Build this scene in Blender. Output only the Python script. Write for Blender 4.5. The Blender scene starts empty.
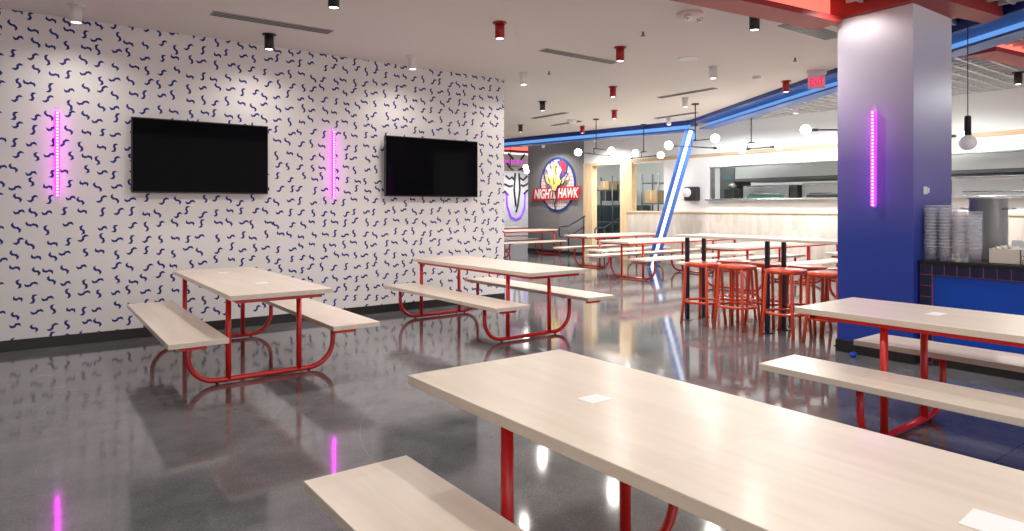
import bpy, bmesh, math, random
from mathutils import Vector, Matrix
S = bpy.context.scene
C = S.collection
PI = math.pi
rnd = random.Random(7)

# ------------------------------------------------------------------ materials
def mat(name, color, rough=0.5, metal=0.0, spec=0.5, emit=None, estr=0.0, coat=0.0, alpha=1.0, trans=0.0):
    m = bpy.data.materials.new(name); m.use_nodes = True
    b = m.node_tree.nodes['Principled BSDF']
    b.inputs['Base Color'].default_value = (*color, 1)
    b.inputs['Roughness'].default_value = rough
    b.inputs['Metallic'].default_value = metal
    b.inputs['Specular IOR Level'].default_value = spec
    b.inputs['Coat Weight'].default_value = coat
    b.inputs['Coat Roughness'].default_value = 0.2
    b.inputs['Alpha'].default_value = alpha
    b.inputs['Transmission Weight'].default_value = trans
    if emit:
        b.inputs['Emission Color'].default_value = (*emit, 1)
        b.inputs['Emission Strength'].default_value = estr
    return m

class NT:
    """tiny node-tree writer"""
    def __init__(s, m):
        s.t = m.node_tree if hasattr(m, 'node_tree') else m
        s.n = s.t.nodes; s.l = s.t.links
    def node(s, typ, **kw):
        n = s.n.new(typ)
        for k, v in kw.items(): setattr(n, k, v)
        return n
    def put(s, sock, v):
        if hasattr(v, 'is_output'): s.l.new(v, sock)
        elif v is not None: sock.default_value = v
    def math(s, op, a, b=None, c=None, clamp=False):
        n = s.node('ShaderNodeMath', operation=op); n.use_clamp = clamp
        for i, v in enumerate((a, b, c)):
            if v is not None: s.put(n.inputs[i], v)
        return n.outputs[0]
    def vmath(s, op, a, b=None):
        n = s.node('ShaderNodeVectorMath', operation=op)
        s.put(n.inputs[0], a)
        if b is not None: s.put(n.inputs[1], b)
        return n.outputs['Value'] if op in ('LENGTH', 'DOT_PRODUCT') else n.outputs[0]
    def ramp(s, fac, stops):
        n = s.node('ShaderNodeValToRGB'); s.put(n.inputs[0], fac)
        e = n.color_ramp.elements
        while len(e) < len(stops): e.new(0.5)
        for i, (p, c) in enumerate(stops):
            e[i].position = p; e[i].color = (*c, 1) if len(c) == 3 else c
        return n.outputs[0]
    def mix(s, fac, a, b):
        n = s.node('ShaderNodeMix', data_type='RGBA')
        s.put(n.inputs[0], fac); s.put(n.inputs[6], a if hasattr(a, 'is_output') else (*a, 1)); s.put(n.inputs[7], b if hasattr(b, 'is_output') else (*b, 1))
        return n.outputs[2]
    def noise(s, vec, scale, detail=2.0, rough=0.5):
        n = s.node('ShaderNodeTexNoise'); s.put(n.inputs['Vector'], vec)
        n.inputs['Scale'].default_value = scale; n.inputs['Detail'].default_value = detail; n.inputs['Roughness'].default_value = rough
        return n.outputs['Fac']
    def coord(s, which='Object'): return s.node('ShaderNodeTexCoord').outputs[which]
    def scale(s, vec, v):
        return s.vmath('MULTIPLY', vec, v)
    def bump(s, h, strength, dist=0.01):
        n = s.node('ShaderNodeBump'); n.inputs['Strength'].default_value = strength; n.inputs['Distance'].default_value = dist
        s.put(n.inputs['Height'], h); return n.outputs[0]

def bsdf(m): return m.node_tree.nodes['Principled BSDF']

# pale maple butcher-block, grain along the local Y of the board
def wood(name, a, b, rough=0.28, coat=0.35, axis='y', scale=1.0):
    m = mat(name, a, rough, coat=coat); t = NT(m); P = bsdf(m)
    v = t.coord()
    stretch = {'y': (9, 0.7, 9), 'x': (0.7, 9, 9), 'z': (9, 9, 0.7)}[axis]
    g = t.noise(t.scale(v, tuple(q * scale for q in stretch)), 2.6, 4, 0.55)
    st = {'y': (12.5, 0.9, 12.5), 'x': (0.9, 12.5, 12.5), 'z': (8.0, 8.0, 0.9)}[axis]
    cell = t.vmath('FLOOR', t.scale(v, st))
    wn = t.node('ShaderNodeTexWhiteNoise', noise_dimensions='3D'); t.put(wn.inputs['Vector'], cell)
    f = t.math('ADD', t.math('MULTIPLY', wn.outputs['Value'], 0.22), t.math('MULTIPLY_ADD', g, 0.9, 0.0))
    t.put(P.inputs['Base Color'], t.ramp(f, [(0.22, b), (0.80, a)]))
    t.put(P.inputs['Roughness'], t.math('MULTIPLY_ADD', g, 0.12, rough - 0.05))
    return m

M = {}
M['maple'] = wood('maple_top', (0.76, 0.665, 0.56), (0.655, 0.55, 0.45), 0.36)
M['red'] = mat('red_powder_coat', (0.68, 0.016, 0.012), 0.32, coat=0.3)
M['orange'] = mat('orange_stool_paint', (0.72, 0.075, 0.018), 0.3, coat=0.25)
M['navy_leg'] = mat('dark_navy_steel', (0.012, 0.013, 0.035), 0.35)
M['rubber'] = mat('black_rubber', (0.012, 0.012, 0.012), 0.7)
M['black'] = mat('black_base_strip', (0.014, 0.011, 0.011), 0.45)
M['matte_black'] = mat('matte_black_metal', (0.012, 0.012, 0.012), 0.45)
M['white_metal'] = mat('white_metal', (0.78, 0.76, 0.75), 0.4)
M['red_metal'] = mat('red_fixture_metal', (0.36, 0.014, 0.014), 0.4)
M['lamp'] = mat('lamp_lens', (1, 1, 1), 0.4, emit=(1.0, 0.95, 0.90), estr=8)
M['globe'] = mat('opal_globe', (1, 1, 1), 0.3, emit=(1.0, 0.98, 0.94), estr=13.0)
M['globe_soft'] = mat('opal_globe_unlit', (0.80, 0.79, 0.76), 0.2, emit=(1.0, 0.95, 0.88), estr=0.12)
M['card'] = mat('white_card', (0.86, 0.86, 0.86), 0.45)
M['blue_paint'] = mat('blue_beam_paint', (0.045, 0.125, 0.42), 0.42)
M['navy_paint'] = mat('navy_beam_edge', (0.008, 0.03, 0.19), 0.45)
M['blue_led'] = mat('blue_led_lens', (0.1, 0.3, 0.8), 0.4, emit=(0.19, 0.47, 0.95), estr=0.72)
M['white_led'] = mat('white_led_lens', (0.8, 0.85, 0.9), 0.4, emit=(0.78, 0.88, 1.0), estr=1.1)
M['red_paint'] = mat('red_beam_paint', (0.36, 0.030, 0.027), 0.5)
M['red_led'] = mat('red_led_lens', (0.9, 0.2, 0.15), 0.4, emit=(1.0, 0.17, 0.12), estr=1.35)
M['grey_wall'] = mat('grey_wall_paint', (0.24, 0.24, 0.25), 0.6)
M['white_wall'] = mat('white_wall_paint', (0.86, 0.865, 0.85), 0.6)
M['ceiling'] = mat('ceiling_paint', (0.74, 0.70, 0.66), 0.8)
M['plenum'] = mat('plenum_dark', (0.10, 0.10, 0.10), 0.9)
M['grid'] = mat('open_cell_metal', (0.66, 0.66, 0.66), 0.4)
M['steel'] = mat('stainless_steel', (0.62, 0.62, 0.61), 0.26, metal=1.0)
M['steel_dark'] = mat('dark_steel', (0.10, 0.10, 0.10), 0.35, metal=0.6)
M['oak'] = wood('oak_trim', (0.70, 0.52, 0.33), (0.52, 0.36, 0.20), 0.45, 0.0, 'y')
M['oak_v'] = wood('oak_casing', (0.72, 0.54, 0.34), (0.55, 0.38, 0.21), 0.45, 0.0, 'z')
M['counter_blue'] = mat('blue_panel_paint', (0.001, 0.058, 0.44), 0.4)
M['slab'] = mat('black_counter_slab', (0.012, 0.012, 0.014), 0.25)
M['screen'] = mat('tv_glass', (0.003, 0.003, 0.004), 0.05, spec=0.03)
M['tv_frame'] = mat('tv_plastic', (0.010, 0.010, 0.011), 0.4)
M['cardboard'] = mat('cardboard', (0.42, 0.27, 0.13), 0.8)
M['teal_steel'] = mat('teal_oven_glass', (0.10, 0.28, 0.25), 0.2)
M['dark_teal'] = mat('dark_teal_cabinet', (0.03, 0.07, 0.09), 0.5)
M['paper'] = mat('crumpled_paper', (0.72, 0.69, 0.64), 0.8)
M['carton'] = mat('pale_carton', (0.60, 0.53, 0.47), 0.7)
M['blue_wrap'] = mat('blue_wrapper', (0.01, 0.06, 0.5), 0.35)
M['vent_grey'] = mat('vent_grey', (0.36, 0.35, 0.34), 0.5)
M['sign_red'] = mat('banner_red', (0.60, 0.015, 0.03), 0.5)
M['sign_blue'] = mat('ring_blue', (0.010, 0.045, 0.27), 0.5)
M['sign_white'] = mat('letter_white', (0.85, 0.85, 0.85), 0.5)
M['sign_yellow'] = mat('bird_yellow', (0.74, 0.56, 0.14), 0.5)
M['ink'] = mat('mural_ink', (0.03, 0.03, 0.035), 0.6)
M['neon_violet'] = mat('violet_neon', (0.2, 0.05, 0.8), 0.4, emit=(0.20, 0.05, 1.0), estr=1.3)
M['neon_pink'] = mat('pink_neon', (0.8, 0.05, 0.8), 0.4, emit=(0.85, 0.08, 0.9), estr=0.7)
M['lit_panel'] = mat('fluorescent_panel', (1, 1, 1), 0.4, emit=(0.95, 1.0, 0.98), estr=30.0)
M['acrylic'] = mat('clear_acrylic', (0.9, 0.75, 0.95), 0.1, alpha=0.35)
M['clear'] = mat('clear_plastic', (0.80, 0.79, 0.86), 0.12, alpha=0.12)
M['clear_rim'] = mat('clear_plastic_rim', (0.88, 0.88, 0.92), 0.15, alpha=0.38)
M['exit_glass'] = mat('exit_panel', (0.75, 0.45, 0.52), 0.2, emit=(1.0, 0.12, 0.25), estr=0.10)
M['exit_red'] = mat('exit_letters', (0.8, 0.02, 0.08), 0.4, emit=(1.0, 0.02, 0.12), estr=0.9)

# magenta LED bar with a row of bright points
def led_bar_mat():
    m = mat('magenta_led', (0.9, 0.05, 0.8), 0.4); t = NT(m); P = bsdf(m)
    sx = t.node('ShaderNodeSeparateXYZ'); t.put(sx.inputs[0], t.coord())
    w = t.math('SINE', t.math('MULTIPLY', sx.outputs[2], 2 * PI / 0.032))
    ax = t.math('ABSOLUTE', sx.outputs[0])
    core = t.math('MULTIPLY', t.math('GREATER_THAN', w, -0.2), t.math('LESS_THAN', ax, 0.010))
    t.put(P.inputs['Emission Color'], t.mix(core, (0.92, 0.015, 0.85), (1.0, 0.50, 1.0)))
    P.inputs['Emission Strength'].default_value = 2.2
    return m
M['led_bar'] = led_bar_mat()

# polished concrete
def floor_mat():
    m = mat('polished_concrete', (0.1, 0.1, 0.1), 0.15, spec=0.6); t = NT(m); P = bsdf(m)
    v = t.coord()
    big = t.noise(v, 0.55, 4, 0.6); mid = t.noise(v, 3.2, 5, 0.65); fine = t.noise(v, 90, 2, 0.7)
    f = t.math('ADD', t.math('MULTIPLY', big, 0.42), t.math('ADD', t.math('MULTIPLY', mid, 0.33), t.math('MULTIPLY', fine, 0.34)))
    col = t.ramp(f, [(0.36, (0.062, 0.061, 0.066)), (0.52, (0.122, 0.121, 0.128)), (0.68, (0.205, 0.204, 0.212))])
    # long curved scratches and pale aggregate flecks
    scr = None
    for cx, cy, R_ in ((3.3, 3.2, 1.75), (2.9, 5.6, 1.9), (0.3, 5.3, 1.3), (4.6, 4.4, 1.2)):
        dd = t.math('ABSOLUTE', t.math('SUBTRACT', t.vmath('LENGTH', t.vmath('SUBTRACT', v, (cx, cy, 0))), R_))
        one = t.math('LESS_THAN', dd, 0.0022); scr = one if scr is None else t.math('MAXIMUM', scr, one)
    scr = t.math('MULTIPLY', scr, t.math('GREATER_THAN', t.noise(v, 0.9, 1), 0.53))
    fl = t.math('GREATER_THAN', t.noise(v, 70, 2, 0.5), 0.66)
    col = t.mix(t.math('MULTIPLY', t.math('MAXIMUM', scr, t.math('MULTIPLY', fl, 0.5)), 0.35), col, (0.33, 0.32, 0.32))
    # sawn control joints
    sx = t.node('ShaderNodeSeparateXYZ'); t.put(sx.inputs[0], v)
    j = t.math('MAXIMUM', t.math('LESS_THAN', t.math('PINGPONG', t.math('ADD', sx.outputs[0], 0.6), 2.4), 0.0025),
               t.math('LESS_THAN', t.math('PINGPONG', t.math('ADD', sx.outputs[1], -1.35), 2.4), 0.0025))
    col = t.mix(t.math('MULTIPLY', j, 0.7), col, (0.02, 0.02, 0.02))
    t.put(P.inputs['Base Color'], col)
    t.put(P.inputs['Roughness'], t.math('MULTIPLY_ADD', mid, 0.12, 0.02))
    P.inputs['IOR'].default_value = 1.6
    t.put(P.inputs['Normal'], t.bump(t.math('ADD', t.noise(v, 1.6, 2), t.math('MULTIPLY', fine, 0.02)), 0.05, 0.02))
    return m
M['floor'] = floor_mat()

# white wallpaper printed with blue squiggles (x along the wall, z up)
def squiggle_group():
    g = bpy.data.node_groups.new('squiggle_cell', 'ShaderNodeTree')
    for nm, tp, io in (('P', 'NodeSocketVector', 'INPUT'), ('Offset', 'NodeSocketVector', 'INPUT'), ('Mask', 'NodeSocketFloat', 'OUTPUT')):
        g.interface.new_socket(name=nm, in_out=io, socket_type=tp)
    t = NT(g); gi = t.node('NodeGroupInput'); go = t.node('NodeGroupOutput')
    cell = t.vmath('ADD', t.vmath('FLOOR', gi.outputs[0]), gi.outputs[1])
    wn = t.node('ShaderNodeTexWhiteNoise', noise_dimensions='3D'); t.put(wn.inputs['Vector'], cell)
    sc = t.node('ShaderNodeSeparateColor'); t.put(sc.inputs[0], wn.outputs['Color'])
    sep = t.node('ShaderNodeSeparateXYZ'); t.put(sep.inputs[0], t.vmath('SUBTRACT', gi.outputs[0], cell))
    wn2 = t.node('ShaderNodeTexWhiteNoise', noise_dimensions='3D'); t.put(wn2.inputs['Vector'], t.vmath('ADD', cell, (17.3, 5.1, 2.7)))
    dx = t.math('SUBTRACT', sep.outputs[0], t.math('MULTIPLY_ADD', sc.outputs[0], 0.46, 0.27))
    dz = t.math('SUBTRACT', sep.outputs[2], t.math('MULTIPLY_ADD', sc.outputs[1], 0.46, 0.27))
    # tilt steps alternate with the checkerboard so that neighbours differ
    cs = t.node('ShaderNodeSeparateXYZ'); t.put(cs.inputs[0], cell)
    par = t.math('PINGPONG', t.math('ADD', cs.outputs[0], cs.outputs[2]), 1.0)
    step = t.math('FLOOR', t.math('MULTIPLY', wn2.outputs['Value'], 2.99))
    ang = t.math('ADD', t.math('MULTIPLY', par, PI / 2), t.math('MULTIPLY_ADD', step, 0.52, -0.30))
    ca = t.math('COSINE', ang); sa = t.math('SINE', ang)
    s_ = t.math('ADD', t.math('MULTIPLY', dx, ca), t.math('MULTIPLY', dz, sa))
    q_ = t.math('SUBTRACT', t.math('MULTIPLY', dz, ca), t.math('MULTIPLY', dx, sa))
    ln = t.math('MULTIPLY_ADD', sc.outputs[2], 0.10, 0.285)           # half length in cells
    ph = t.math('DIVIDE', t.math('MULTIPLY', s_, PI * 1.22), ln)
    w = t.math('MULTIPLY', t.math('MAXIMUM', t.math('MINIMUM', t.math('MULTIPLY', t.math('SINE', ph), 1.7), 1.0), -1.0), 0.056)
    slope = t.math('DIVIDE', t.math('MULTIPLY', t.math('COSINE', ph), 0.085 * PI * 1.22), ln)
    d = t.math('DIVIDE', t.math('ABSOLUTE', t.math('SUBTRACT', q_, w)), t.math('SQRT', t.math('MULTIPLY_ADD', slope, slope, 1.0)))
    inside = t.math('MULTIPLY', t.math('LESS_THAN', d, 0.074), t.math('LESS_THAN', t.math('ABSOLUTE', s_), ln))
    t.put(go.inputs[0], inside)
    return g
def wallpaper_mat():
    m = mat('squiggle_wallpaper', (0.8, 0.8, 0.8), 0.55); t = NT(m); P = bsdf(m)
    g = squiggle_group()
    v = t.vmath('MULTIPLY', t.coord(), (1 / 0.142, 0, 1 / 0.142))
    acc = None
    for i in (-1, 0, 1):
        for k in (-1, 0, 1):
            n = t.node('ShaderNodeGroup'); n.node_tree = g
            t.put(n.inputs[0], v); n.inputs[1].default_value = (i, 0, k)
            acc = n.outputs[0] if acc is None else t.math('MAXIMUM', acc, n.outputs[0])
    t.put(P.inputs['Base Color'], t.mix(acc, (0.76, 0.735, 0.73), (0.002, 0.013, 0.17)))
    return m
M['wallpaper'] = wallpaper_mat()

# column paint: blue at the foot fading to pale lilac at the head (ombre finish, head whitened further to paint in the light on it)
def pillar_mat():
    m = mat('ombre_blue_paint_lit_head', (0.1, 0.1, 0.4), 0.38); t = NT(m); P = bsdf(m)
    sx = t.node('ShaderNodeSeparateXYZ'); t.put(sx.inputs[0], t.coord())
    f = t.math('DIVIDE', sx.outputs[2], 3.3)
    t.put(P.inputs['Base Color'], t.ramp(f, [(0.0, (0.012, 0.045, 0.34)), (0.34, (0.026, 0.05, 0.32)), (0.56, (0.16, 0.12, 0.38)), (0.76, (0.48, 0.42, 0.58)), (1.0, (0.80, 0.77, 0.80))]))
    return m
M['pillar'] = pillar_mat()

# pale vertical-striped cladding below the serving hatch
def cladding_mat():
    m = mat('striped_cladding', (0.6, 0.55, 0.5), 0.5); t = NT(m); P = bsdf(m)
    v = t.coord()
    vor = t.node('ShaderNodeTexVoronoi'); vor.inputs['Scale'].default_value = 1.0; t.put(vor.inputs['Vector'], t.scale(v, (0, 9.0, 2.2)))
    sep = t.node('ShaderNodeSeparateColor'); t.put(sep.inputs[0], vor.outputs['Color'])
    streak = t.noise(t.scale(v, (0, 26, 1.2)), 1.0, 3, 0.7)
    base = t.ramp(t.math('ADD', t.math('MULTIPLY', sep.outputs[0], 0.6), t.math('MULTIPLY', streak, 0.5)),
                  [(0.25, (0.47, 0.425, 0.375)), (0.55, (0.52, 0.48, 0.43)), (0.85, (0.56, 0.525, 0.48))])
    yel = t.math('MULTIPLY', t.math('GREATER_THAN', t.noise(t.scale(v, (0, 34, 1.6)), 1.0, 2), 0.66), 0.45)
    t.put(P.inputs['Base Color'], t.mix(yel, base, (0.55, 0.48, 0.25)))
    return m
M['cladding'] = cladding_mat()

def tile_mat():
    m = mat('navy_tile', (0.01, 0.01, 0.04), 0.15, coat=0.4); t = NT(m); P = bsdf(m)
    sx = t.node('ShaderNodeSeparateXYZ'); t.put(sx.inputs[0], t.coord())
    gy = t.math('PINGPONG', sx.outputs[1], 0.049); gz = t.math('PINGPONG', t.math('SUBTRACT', sx.outputs[2], 0.905), 0.049)
    j = t.math('MAXIMUM', t.math('LESS_THAN', gy, 0.0018), t.math('LESS_THAN', gz, 0.0018))
    t.put(P.inputs['Base Color'], t.mix(j, (0.008, 0.010, 0.045), (0.40, 0.09, 0.10)))
    t.put(P.inputs['Roughness'], t.math('MULTIPLY_ADD', j, 0.6, 0.15))
    return m
M['tile'] = tile_mat()

def check_mat():
    m = mat('gingham_disc', (0.8, 0.75, 0.72), 0.5); t = NT(m); P = bsdf(m)
    sx = t.node('ShaderNodeSeparateXYZ'); t.put(sx.inputs[0], t.coord())
    gy = t.math('PINGPONG', sx.outputs[1], 0.055); gz = t.math('PINGPONG', sx.outputs[2], 0.055)
    j = t.math('MAXIMUM', t.math('LESS_THAN', gy, 0.009), t.math('LESS_THAN', gz, 0.009))
    t.put(P.inputs['Base Color'], t.mix(t.math('MULTIPLY', j, 0.75), (0.80, 0.76, 0.74), (0.55, 0.10, 0.08)))
    return m
M['check'] = check_mat()

# brushed steel for the hood and ovens
def brushed():
    m = mat('brushed_steel', (0.50, 0.50, 0.49), 0.3, metal=1.0); t = NT(m); P = bsdf(m)
    n = t.noise(t.scale(t.coord(), (0.6, 1.2, 2.0)), 2.0, 3)
    t.put(P.inputs['Roughness'], t.math('MULTIPLY_ADD', n, 0.12, 0.26))
    return m
M['brushed'] = brushed()
M['pot_steel'] = mat('pot_steel', (0.80, 0.80, 0.79), 0.32, metal=0.6)

# ------------------------------------------------------------------ mesh helpers
class MB:
    def __init__(s): s.b = bmesh.new()
    def box(s, x0, x1, y0, y1, z0, z1, bev=0.0, mi=0):
        vs = [s.b.verts.new(p) for p in ((x0, y0, z0), (x1, y0, z0), (x1, y1, z0), (x0, y1, z0), (x0, y0, z1), (x1, y0, z1), (x1, y1, z1), (x0, y1, z1))]
        fs = [s.b.faces.new([vs[i] for i in f]) for f in ((0, 3, 2, 1), (4, 5, 6, 7), (0, 1, 5, 4), (1, 2, 6, 5), (2, 3, 7, 6), (3, 0, 4, 7))]
        for f in fs: f.material_index = mi
        if bev:
            es = list({e for f in fs for e in f.edges})
            bmesh.ops.bevel(s.b, geom=es, offset=bev, segments=2, profile=0.5, affect='EDGES')
        return s
    def poly(s, pts, z0, z1, mi=0):
        """vertical prism over an XY polygon (counter-clockwise)"""
        lo = [s.b.verts.new((x, y, z0)) for x, y in pts]; hi = [s.b.verts.new((x, y, z1)) for x, y in pts]
        n = len(pts)
        s.b.faces.new(lo[::-1]).material_index = mi; s.b.faces.new(hi).material_index = mi
        for i in range(n): s.b.faces.new((lo[i], lo[(i + 1) % n], hi[(i + 1) % n], hi[i])).material_index = mi
        return s
    def prof(s, sect, a, b, side, up=Vector((0, 0, 1)), mi=0):
        """extrude a 2D section [(t,h)] from point a to point b; t runs along side, h along up"""
        a = Vector(a); b = Vector(b)
        A = [s.b.verts.new(a + side * t + up * h) for t, h in sect]; B = [s.b.verts.new(b + side * t + up * h) for t, h in sect]
        n = len(sect)
        fs = [s.b.faces.new(A), s.b.faces.new(B[::-1])]
        for i in range(n): fs.append(s.b.faces.new((A[i], B[i], B[(i + 1) % n], A[(i + 1) % n])))
        for f in fs: f.material_index = mi
        bmesh.ops.recalc_face_normals(s.b, faces=fs)
        return s
    def tube(s, path, r, seg=12, r2=None, caps=True):
        path = [Vector(p) for p in path]; n = len(path); rings = []
        T = [(path[min(i + 1, n - 1)] - path[max(i - 1, 0)]).normalized() for i in range(n)]
        ref = Vector((0, 0, 1)) if abs(T[0].z) < 0.9 else Vector((1, 0, 0))
        u = T[0].cross(ref).normalized()
        for i in range(n):
            u = (u - T[i] * u.dot(T[i])).normalized(); w = T[i].cross(u)
            rr = r if r2 is None else r + (r2 - r) * i / (n - 1)
            rings.append([s.b.verts.new(path[i] + (u * math.cos(2 * PI * k / seg) + w * math.sin(2 * PI * k / seg)) * rr) for k in range(seg)])
        for i in range(n - 1):
            for k in range(seg):
                s.b.faces.new((rings[i][k], rings[i][(k + 1) % seg], rings[i + 1][(k + 1) % seg], rings[i + 1][k])).smooth = True
        if caps: s.b.faces.new(rings[0][::-1]); s.b.faces.new(rings[-1])
        return s
    def ring(s, c, R, r, seg=28, sub=8, ax=None):
        c = Vector(c); rs = []
        for i in range(seg):
            a = 2 * PI * i / seg; d = Vector((math.cos(a), math.sin(a), 0))
            rs.append([s.b.verts.new(c + d * (R + r * math.cos(2 * PI * k / sub)) + Vector((0, 0, r * math.sin(2 * PI * k / sub)))) for k in range(sub)])
        for i in range(seg):
            for k in range(sub):
                s.b.faces.new((rs[i][k], rs[(i + 1) % seg][k], rs[(i + 1) % seg][(k + 1) % sub], rs[i][(k + 1) % sub])).smooth = True
        return s
    def lathe(s, pr, c=(0, 0, 0), seg=24, smooth=True):
        """pr: [(radius, z)]; closed at radius 0"""
        c = Vector(c); rows = []
        for r, z in pr:
            if r < 1e-6: rows.append([s.b.verts.new(c + Vector((0, 0, z)))])
            else: rows.append([s.b.verts.new(c + Vector((r * math.cos(2 * PI * k / seg), r * math.sin(2 * PI * k / seg), z))) for k in range(seg)])
        for a, b in zip(rows, rows[1:]):
            for k in range(seg):
                k2 = (k + 1) % seg
                q = [a[k % len(a)], a[k2 % len(a)], b[k2 % len(b)], b[k % len(b)]]
                q2 = []
                for x in q:
                    if x not in q2: q2.append(x)
                if len(q2) > 2: s.b.faces.new(q2).smooth = smooth
        return s
    def sphere(s, c, r, seg=20, ringn=12):
        return s.lathe([(max(r * math.sin(PI * i / ringn), 0) if 0 < i < ringn else 0, -r * math.cos(PI * i / ringn)) for i in range(ringn + 1)], c, seg)
    def flat(s, pts, d, thick, mi=0):
        """outline pts [(y,z)] extruded along -x from x=0 to -d..-d-thick (plates on a wall that faces -x)"""
        A = [s.b.verts.new((-d, y, z)) for y, z in pts]; B = [s.b.verts.new((-d - thick, y, z)) for y, z in pts]
        n = len(pts); fs = [s.b.faces.new(A), s.b.faces.new(B)]
        for i in range(n): fs.append(s.b.faces.new((A[i], A[(i + 1) % n], B[(i + 1) % n], B[i])))
        for f in fs: f.material_index = mi
        bmesh.ops.recalc_face_normals(s.b, faces=fs)
        return s
    def build(s, name, m, parent=None, auto=True):
        me = bpy.data.meshes.new(name); 
        bmesh.ops.recalc_face_normals(s.b, faces=s.b.faces[:])
        s.b.to_mesh(me); s.b.free()
        for q in (m if isinstance(m, (list, tuple)) else [m]): me.materials.append(q)
        o = bpy.data.objects.new(name, me); C.objects.link(o)
        if parent: o.parent = parent
        return o

def tag(o, label, cat, group=None, kind=None):
    o['label'] = label; o['category'] = cat
    if group: o['group'] = group
    if kind: o['kind'] = kind
    return o
def thing(name, label, cat, loc=(0, 0, 0), rz=0.0, group=None):
    o = bpy.data.objects.new(name, None); C.objects.link(o); o.empty_display_size = 0.1
    o.location = loc; o.rotation_euler = (0, 0, rz)
    return tag(o, label, cat, group)
def struct(o): o['kind'] = 'structure'; return o
def dup(root, loc, rz, label, group=None):
    r = root.copy(); C.objects.link(r); r.location = loc; r.rotation_euler = (0, 0, rz); r['label'] = label
    if group: r['group'] = group
    for ch in list(root.children):
        c = ch.copy(); C.objects.link(c); c.parent = r
        for g in list(ch.children):
            d = g.copy(); C.objects.link(d); d.parent = c
    return r
def arc(cx, cz, r, a0, a1, n=8):
    return [(cx + r * math.cos(math.radians(a0 + (a1 - a0) * i / n)), cz + r * math.sin(math.radians(a0 + (a1 - a0) * i / n))) for i in range(n + 1)]
def lamp(name, kind, loc, energy, color, parent=None, rot=None, **kw):
    l = bpy.data.lights.new(name, kind); l.energy = energy; l.color = color
    for k, v in kw.items(): setattr(l, k, v)
    o = bpy.data.objects.new(name, l); C.objects.link(o); o.location = loc
    if rot: o.rotation_euler = rot
    if parent: o.parent = parent
    return o

# ------------------------------------------------------------------ the room
ZC = 3.352          # ceiling
YW = 8.138          # wallpaper wall
XK = 13.0           # kitchen wall and grey wall
def holed_wall(name, us, vs, hole, place, thick, m):
    """wall panel in (u,v) with rectangular openings; place(u,v,w) gives the point, w runs into the wall"""
    b = MB(); V = {}
    def vt(u, v, w):
        k = (round(u, 4), round(v, 4), w)
        if k not in V: V[k] = b.b.verts.new(place(u, v, w * thick))
        return V[k]
    solid = lambda i, j: 0 <= i < len(us) - 1 and 0 <= j < len(vs) - 1 and not hole((us[i] + us[i + 1]) / 2, (vs[j] + vs[j + 1]) / 2)
    for i in range(len(us) - 1):
        for j in range(len(vs) - 1):
            if not solid(i, j): continue
            a, c, d, e = us[i], us[i + 1], vs[j], vs[j + 1]
            for w in (0, 1): b.b.faces.new([vt(*p, w) for p in ((a, d), (c, d), (c, e), (a, e))])
            for (di, dj, p, q) in ((-1, 0, (a, d), (a, e)), (1, 0, (c, d), (c, e)), (0, -1, (a, d), (c, d)), (0, 1, (a, e), (c, e))):
                if not solid(i + di, j + dj): b.b.faces.new([vt(*p, 0), vt(*q, 0), vt(*q, 1), vt(*p, 1)])
    return struct(b.build(name, m))

struct(MB().box(-3.6, 17.0, -4.2, 19.8, -0.15, 0).build('floor', M['floor']))
struct(MB().box(-3.6, 5.87, YW, YW + 0.18, 0, ZC).build('wall_left', M['wallpaper']))
struct(MB().box(-3.6, 5.875, YW - 0.014, YW, 0, 0.106, 0.003).build('baseboard_left', M['black']))
struct(MB().box(-3.75, -3.6, -4.2, YW, 0, ZC).build('wall_side', M['white_wall']))
struct(MB().box(5.6, 5.87, YW + 0.18, 19.6, 0, ZC).build('wall_corridor', M['white_wall']))
struct(MB().box(5.6, 17.0, 19.5, 19.65, 0, ZC).build('wall_far', M['white_wall']))
# grey wall with the sign, then the kitchen wall with door, window and serving hatch
struct(MB().box(XK, XK + 0.15, 14.08, 16.71, 0, ZC).build('wall_back', M['grey_wall']))
struct(MB().box(XK - 0.014, XK, 14.10, 16.72, 0, 0.10, 0.003).build('baseboard_back', M['black']))
DOOR = (12.52, 13.86, 0, 2.60); WIN = (11.12, 12.30, 1.30, 2.56); HATCH = (0.2, 9.73, 1.60, 2.33)
openings = (DOOR, WIN, HATCH)
us = sorted({-4.2, 14.08, *[v for o in openings for v in o[:2]]}); vs = sorted({0.0, ZC, *[v for o in openings for v in o[2:]]})
holed_wall('wall_right', us, vs, lambda u, v: any(o[0] < u < o[1] and o[2] < v < o[3] for o in openings), lambda u, v, w: (XK + w, u, v), 0.15, M['white_wall'])
struct(MB().box(XK - 0.02, XK, -4.2, 12.40, 0, 1.27).build('wall_wainscot', M['cladding']))
struct(MB().box(XK - 0.045, XK + 0.0, -4.2, 12.40, 1.27, 1.305, 0.004).build('trim_1', M['oak']))
struct(MB().box(XK - 0.03, XK, -4.2, 12.40, 2.60, 2.675, 0.004).build('trim_2', M['oak']))
d = struct(MB().box(XK - 0.03, XK + 0.17, 13.72, 14.08, 0, 2.66, 0.004).box(XK - 0.03, XK + 0.17, 12.36, 12.62, 0, 2.66, 0.004).box(XK - 0.03, XK + 0.17, 12.62, 13.72, 2.58, 2.66, 0.004).build('door_1', M['oak_v']))
struct(MB().box(XK - 0.04, XK + 0.15, 12.18, 12.35, 1.27, 2.60, 0.004).box(XK - 0.04, XK + 0.15, 11.07, 12.18, 1.27, 1.31, 0.004).build('window_1', M['oak_v']))
struct(MB().box(XK - 0.16, XK + 0.22, 0.2, 9.76, 1.565, 1.602, 0.006).build('window_sill', M['steel']))
b = MB(); b.box(XK + 0.005, XK + 0.15, 9.70, 9.745, 1.6, 2.345).box(XK - 0.005, XK + 0.15, 0.2, 9.745, 2.33, 2.35)
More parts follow.
